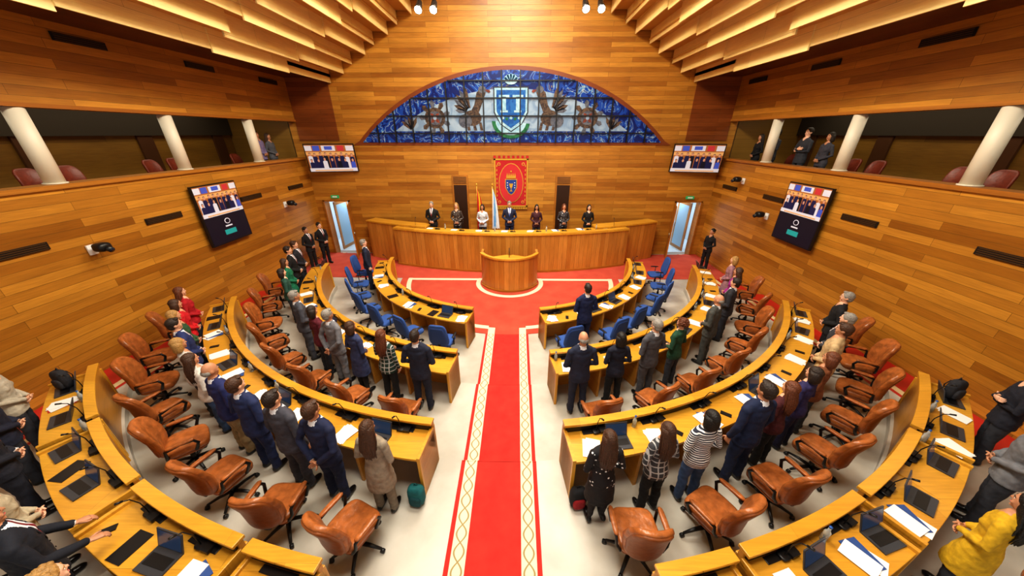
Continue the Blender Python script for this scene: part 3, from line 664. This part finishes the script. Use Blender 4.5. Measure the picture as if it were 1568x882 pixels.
    for s in(-1,1):
        O.ell((s*.030,.0745,1.632),(.012,.011,.0065),7,10,6); O.ell((s*.030,.083,1.632),(.0058,.004,.0058),4,8,6)
        O.tube([(s*.014,.0885,1.651),(s*.032,.0875,1.656),(s*.05,.074,1.650)],[.003,.0035,.002],4,6)
    O.tube([(-.02,.080,1.566),(-.008,.0865,1.569),(.008,.0865,1.569),(.02,.080,1.566)],[(.002,.002),(.004,.005),(.004,.005),(.002,.002)],8,6,(0,0,1))
    def nzf(amp,fq=30):
        def f(p): 
            n=noise.noise(Vector((p.x*fq,p.y*fq,p.z*fq*.5))); return p*(1+amp*n*(1 if p.y<.02 else .15))
        return f
    if hair in('short','bob','long','curly','bun'):
        O.ell((0,-.019,1.654),(.084,.1,.1),4,32,22,1,nzf(.06 if hair=='short' else .07))
    if hair=='short':
        O.ell((0,-.045,1.60),(.074,.066,.07),4,18,10,1,nzf(.05)); O.ell((.012,.035,1.725),(.055,.045,.022),4,16,8,1,nzf(.12))
    if hair=='bald': O.ell((0,-.04,1.605),(.079,.066,.055),4,18,10,1,nzf(.05))
    if hair=='bob':
        O.rings([(0,-.02,1.68,.083,.09),(0,-.025,1.62,.1,.088),(0,-.035,1.56,.106,.08),(0,-.04,1.50,.1,.072),(0,-.04,1.475,.085,.06)],4,24)
    if hair=='long':
        rs=[(0,-.02,1.69,.082,.088),(0,-.028,1.62,.096,.085),(0,-.04,1.54,.1,.076),(0,-.065,1.45,.106,.062),(0,-.085,1.36,.108,.05),(0,-.095,1.28,.098,.04),(0,-.095,1.23,.07,.03)]
        O.rings(rs,4,28)
        r=random.Random(9)
        for i in range(22):
            t_=-1+2*i/21; x0=.088*t_; yb=-.02-.075*math.sqrt(max(0,1-t_*t_))
            O.tube([(x0*.85,yb+.01,1.68),(x0*1.12,yb-.008,1.56),(x0*1.2,yb-.035+r.uniform(-.006,.006),1.44),(x0*1.22+r.uniform(-.01,.01),yb-.045,1.33),(x0*1.1,yb-.03,1.22-r.uniform(0,.05))],[.004,.013,.014,.012,.004],4,6)
    if hair=='curly':
        r=random.Random(4)
        for i in range(70):
            th=r.uniform(0,2*pi); ph_=r.uniform(-.5,1.5); x,y,z=cos(th)*cos(ph_),sin(th)*cos(ph_),sin(ph_)
            if y>.45 and z<.6: continue
            O.ell((x*.095,-.02+y*.1,1.64+z*.1),(.028,.028,.026),4,7,5)
    if hair=='bun':
        O.ell((0,-.045,1.61),(.074,.066,.07),4,16,10,1,nzf(.05)); O.ell((0,-.12,1.66),(.042,.04,.042),4,12,8,1,nzf(.1))
    O.M=Matrix.Identity(4)
    if outfit=='suit':
        for s in(-1,1): O.tube([(s*.055,.112,1.36),(s*.046,.13,1.28),(s*.02,.136,1.18),(s*.008,.134,1.13)],[(.006,.02),(.006,.022),(.005,.014),(.003,.004)],1,8,(0,1,0))
        O.ell((0,.134,1.09),(.008,.004,.008),3,8,5); O.ell((0,.132,1.0),(.008,.004,.008),3,8,5)
    dummy=[M_shirt]*9
    me=O.mesh('person',dummy,recalc=True); _pm[key]=me; return me
NAVY=(24,32,64);BLK=(22,22,26);GRY=(88,90,98);CHAR=(48,50,58);JEAN=(60,82,120)
def person(x,y,z,ang,g='m',outfit='suit',pose='front',hair='short',hc='dark',top=NAVY,bot=None,yaw=0,sc=None,pat=None,tie=(120,30,40),sk=None):
    me=person_mesh(g,outfit,pose,hair,yaw); sc=sc or ((1.02 if g=='m' else .955)*rr.uniform(.975,1.025))
    o=put('standing_man' if g=='m' else 'standing_woman',me,(x,y,z),ang,sc)
    if bot is None: bot=top if outfit in('suit',) else (CHAR if outfit!='dress' else top)
    ms=[SKIN[rr.randrange(4)],cloth(top,pat),cloth(bot),M_shoe,HAIR[hc],M_shirt,cloth(tie) if (outfit=='suit') else cloth((36,30,32)),M_eye,M_lip]
    for i,m in enumerate(ms): o.material_slots[i].link='OBJECT'; o.material_slots[i].material=m
    return o
def inrow(row,a,s,dR=0,target=(0,12.4),**k):
    R={1:5.05,2:7.07,3:9.0,4:10.9}[row]+dR; z={1:0,2:.15,3:.30,4:.45}[row]+.002
    x,y=polar(R,a,s); tx,ty=target; person(x,y,z,math.atan2(-(tx-x),ty-y)+rad(rr.uniform(-8,8)),**k)
for (x,k) in((-3.2,dict(g='m',top=BLK,hc='grey')),(-2.2,dict(g='f',outfit='casual',hair='long',hc='blond',top=(70,60,56),pat='dots')),(-1.15,dict(g='f',outfit='casual',hair='bob',hc='dark',top=(200,206,216),pose='front')),
    (-.05,dict(g='m',top=(34,40,70),hc='grey',tie=(60,90,170))),(1.05,dict(g='f',outfit='casual',hair='long',hc='black',top=(70,34,44))),(2.15,dict(g='f',outfit='casual',hair='long',hc='auburn',top=(60,58,64),pat='dots')),(3.15,dict(g='f',outfit='casual',hair='bob',hc='dark',top=BLK))):
    person(x,13.15,.802,pi+rad(rr.uniform(-8,8)),**k)
person(-7.75,12.75,.016,rad(-110),top=BLK); person(-7.95,12.15,.016,rad(-100),top=BLK,hair='short',hc='black')
person(7.8,12.3,.016,rad(110),g='f',outfit='casual',top=BLK,bot=BLK,hair='bun',hc='black')
inrow(1,76,-1,target=(0,13),top=(30,38,62),hc='grey',pose='side')
inrow(1,22.5,1,.02,target=(.5,13),top=(24,34,72),hc='dark',pose='front')
for a,k in((12.3,dict(top=(30,36,56),hc='dark',pose='front',yaw=0)),(18.0,dict(g='f',outfit='casual',hair='long',hc='auburn',top=(34,58,52),pat='plaid',bot=BLK,pose='mixed')),
    (23.9,dict(g='f',outfit='dress',hair='bob',hc='brown',top=(52,60,96),pose='front')),(29,dict(top=(112,112,118),hc='grey',pose='back')),(33.8,dict(g='f',outfit='casual',hair='bob',hc='dark',top=(92,26,40),bot=CHAR)),
    (40.5,dict(top=(70,72,82),hc='grey')),(64.5,dict(g='f',outfit='coat',hair='long',hc='brown',top=(20,110,80))),(70,dict(top=BLK,hc='dark')),(75,dict(top=(34,34,44),hc='brown')),(58,dict(g='f',outfit='casual',hair='bob',hc='dark',top=(40,80,70)))):
    inrow(2,a,-1,**k)
for a,k in((11.5,dict(top=(32,38,60),hc='grey',hair='bald')),(17.4,dict(g='f',outfit='casual',hair='bob',hc='black',top=(26,30,48),bot=BLK)),(23.6,dict(top=(74,74,80),hc='grey',pose='front')),
    (29.4,dict(g='f',outfit='casual',hair='curly',hc='auburn',top=(30,70,50))),(40.3,dict(top=(66,68,66),hc='grey',hair='bald',pose='front')),(51,dict(top=(40,42,50),hc='dark',pose='front')),(59,dict(g='f',outfit='casual',hair='long',hc='brown',top=(150,40,130))),(67.5,dict(g='f',outfit='coat',hair='bob',hc='blond',top=(150,110,120)))):
    inrow(2,a,1,.02,**k)
for a,k in((9.6,dict(g='f',outfit='coat',hair='long',hc='brown',top=(140,128,112),bot=(130,118,102),pose='front')),(14.4,dict(top=(26,34,66),hc='brown',pose='back')),(18.4,dict(top=(66,66,76),hc='dark',pose='side')),
    (23,dict(top=(32,44,84),hc='brown')),(27.3,dict(top=(34,42,92),bot=(150,130,96),hc='grey',hair='bald')),(32.5,dict(g='f',outfit='casual',hair='long',hc='brown',top=(206,200,192),bot=JEAN)),(36.6,dict(g='f',outfit='casual',hair='bob',hc='blond',top=(190,186,180))),
    (40.8,dict(top=(36,48,96),hc='dark')),(45,dict(g='f',outfit='casual',hair='long',hc='blond',top=(52,84,56))),(49.3,dict(g='f',outfit='casual',hair='bob',hc='brown',top=(190,24,34))),(54,dict(g='f',outfit='casual',hair='long',hc='auburn',top=(170,22,34)))):
    inrow(3,a,-1,0 if a<40 else -.06,**k)
for a,k in((8.5,dict(g='f',outfit='dress',hair='long',hc='brown',top=(26,24,28),bot=(30,28,30),pat='dots')),(13.2,dict(g='f',outfit='casual',hair='long',hc='brown',top=(60,60,64),pat='plaid',bot=BLK)),(17.1,dict(g='f',outfit='casual',hair='bob',hc='black',top=(40,44,60),pat='stripe',bot=JEAN)),
    (22.6,dict(top=(22,34,66),hc='dark',pose='side',sc=1.06)),(26.6,dict(g='f',outfit='casual',hair='long',hc='auburn',top=(72,26,32),bot=BLK)),(30.8,dict(g='f',outfit='casual',hair='bob',hc='dark',top=(44,40,84),bot=(30,30,60))),
    (34.8,dict(g='f',outfit='casual',hair='bob',hc='auburn',top=(120,70,40))),(40.3,dict(outfit='casual',top=(186,160,120),hc='brown',bot=JEAN)),(44.6,dict(top=(60,62,70),hc='grey')),(52,dict(outfit='casual',top=(26,26,30),hc='grey',bot=BLK,pose='front'))):
    inrow(3,a,1,.06 if a<40 else 0,**k)
for a,k in((42,dict(g='f',outfit='casual',hair='long',hc='blond',top=(176,168,152),pose='front')),(37.6,dict(outfit='casual',top=(26,30,50),hc='dark')),(33.5,dict(top=(30,32,44),hc='brown')),(26.6,dict(g='f',outfit='casual',hair='long',hc='auburn',top=(176,164,140))),
    (22.2,dict(top=(24,28,40),hc='brown',pose='desk')),(17.2,dict(g='f',outfit='casual',hair='curly',hc='blond',top=(200,204,214)))):
    inrow(4,a,-1,**k)
for a,k in((42,dict(outfit='casual',top=(30,32,44),hc='dark',pose='crossed')),(34.5,dict(outfit='casual',top=(110,112,118),hc='grey',pose='front')),(26.6,dict(g='f',outfit='coat',hair='long',hc='black',top=(196,156,26),pose='front'))):
    inrow(4,a,1,0,**k)
for (x,y,k) in((-9.3,12.9,dict(top=(120,110,150),outfit='casual')),(-9.3,13.5,dict(g='f',hair='long',hc='brown',top=GRY,outfit='casual')),(9.25,13.3,dict(g='f',hair='long',outfit='casual',top=BLK)),(9.3,12.6,dict(outfit='casual',top=CHAR,pose='crossed')),(9.25,11.2,dict(outfit='casual',top=CHAR,pose='crossed')),(9.35,10.5,dict(g='f',hair='bob',outfit='casual',top=(60,60,70))),(9.2,5.6,dict(outfit='casual',top=(40,120,130),pose='mixed'))):
    person(x,y,3.352,rad(90) if x>0 else rad(-90),**k)
k=MB(); k.box((0,0,0),(.14,.07,.1),0); k.tube([(0,.03,0),(0,.1,0),(0,.16,0)],[.035,.04,.042],0,14); k.box((0,0,.06),(.05,.05,.03),0); k.tube([(0,.16,0),(0,.165,0)],.036,1,14)
k.obj('photo_camera',[M_black,plain('lens_glass',(30,40,60),.05)],(8.93,5.55,4.5),rad(90))

# bags leaning at the desk ends
bg=MB(); bg.ell((0,0,.22),(.15,.09,.22),0,16,10,.6); bg.ell((0,.08,.15),(.11,.045,.12),1,14,8,.6)
for s in(-1,1): bg.tube([(s*.07,-.08,.38),(s*.08,-.12,.25),(s*.07,-.09,.08)],[(.02,.006)]*3,0,6)
bg.tube([(-.04,-.02,.42),(0,-.02,.48),(.04,-.02,.42)],.01,0,6)
b1=bg.mesh('backpack',[cloth(BLK),cloth((150,30,36))]); b2=bg.mesh('backpack',[cloth((20,96,100)),cloth((16,70,76))]); b3=bg.mesh('backpack',[cloth((40,40,46)),cloth((56,56,62))])
for (R,a,s,z,me) in((8.87,7.3,1,.30,b1),(8.87,7.2,-1,.30,b2),(10.44,43.5,-1,1.19,b3),(10.44,43.5,1,1.19,b3)):
    x,y=polar(R,a,s); put('backpack',me,(x,y,z+.002),rad(180+8*s),.8)

# ------------------------------------------------------------ lights
def area(loc,sx,sy,e,col=(1,.94,.82),rot=(0,0,0),tgt=None,name='ceiling_lamp'):
    d=bpy.data.lights.new(name,'AREA'); d.shape='RECTANGLE'; d.size=sx; d.size_y=sy; d.energy=e; d.color=col
    o=bpy.data.objects.new(name,d); scene.collection.objects.link(o); o.location=loc; o.rotation_euler=rot
    if tgt: o.rotation_euler=(Vector(tgt)-Vector(loc)).to_track_quat('-Z','Y').to_euler()
def spot(loc,tgt,e,ang=60,col=(1,.86,.6),blend=.6,sz=.08):
    d=bpy.data.lights.new('spot_lamp','SPOT'); d.energy=e; d.color=col; d.spot_size=rad(ang); d.spot_blend=blend; d.shadow_soft_size=sz
    o=bpy.data.objects.new('spot_lamp',d); scene.collection.objects.link(o); o.location=loc
    o.rotation_euler=(Vector(tgt)-Vector(loc)).to_track_quat('-Z','Y').to_euler()
for y,e in((1.5,430),(5.2,520),(8.8,480),(11.6,260)): area((0,y,10.1),2.6,1.6,e)
for s in(-1,1):
    for y in(3,7,10.6): area((s*1.9,y,9.7),.4,3.0,120,(1,.88,.62),tgt=(s*5.4,y,7.6),name='louver_fill')  # unseen area strips without fixtures, added above the view to brighten the louvers
    spot((s*2.3,11.8,8.1),(s*1.5,12.9,1.5),380,55,(1,.95,.85)); 
    for (x,z) in((6.3,7.35),(5.4,7.9),(4.5,8.45),(3.5,9.0)): spot((s*x,13.8,z),(s*(x+.45),14.15,z-2.2),60,34,(1,.86,.6),.25,.02)
    area((s*10.2,6,6.15),1.0,14,110,(1,.88,.66),name='gallery_lamp')
    area((s*7.7,15.5,2.55),1.2,1.2,60,(.8,.92,1),name='corridor_lamp')
w=bpy.data.worlds.new('world'); scene.world=w; w.use_nodes=True
w.node_tree.nodes['Background'].inputs[0].default_value=(1,.96,.9,1); w.node_tree.nodes['Background'].inputs[1].default_value=.6
# ------------------------------------------------------------ camera
cd=bpy.data.cameras.new('camera'); cd.sensor_width=36; cd.lens=495/1568*36; cd.clip_start=.05
co=bpy.data.objects.new('camera',cd); scene.collection.objects.link(co); co.location=(.26,0,5.0); co.rotation_euler=(rad(64.5),0,rad(.9)); scene.camera=co
scene.view_settings.view_transform='Standard'; scene.view_settings.exposure=0
try: scene.view_settings.look='Medium High Contrast'
except Exception: pass
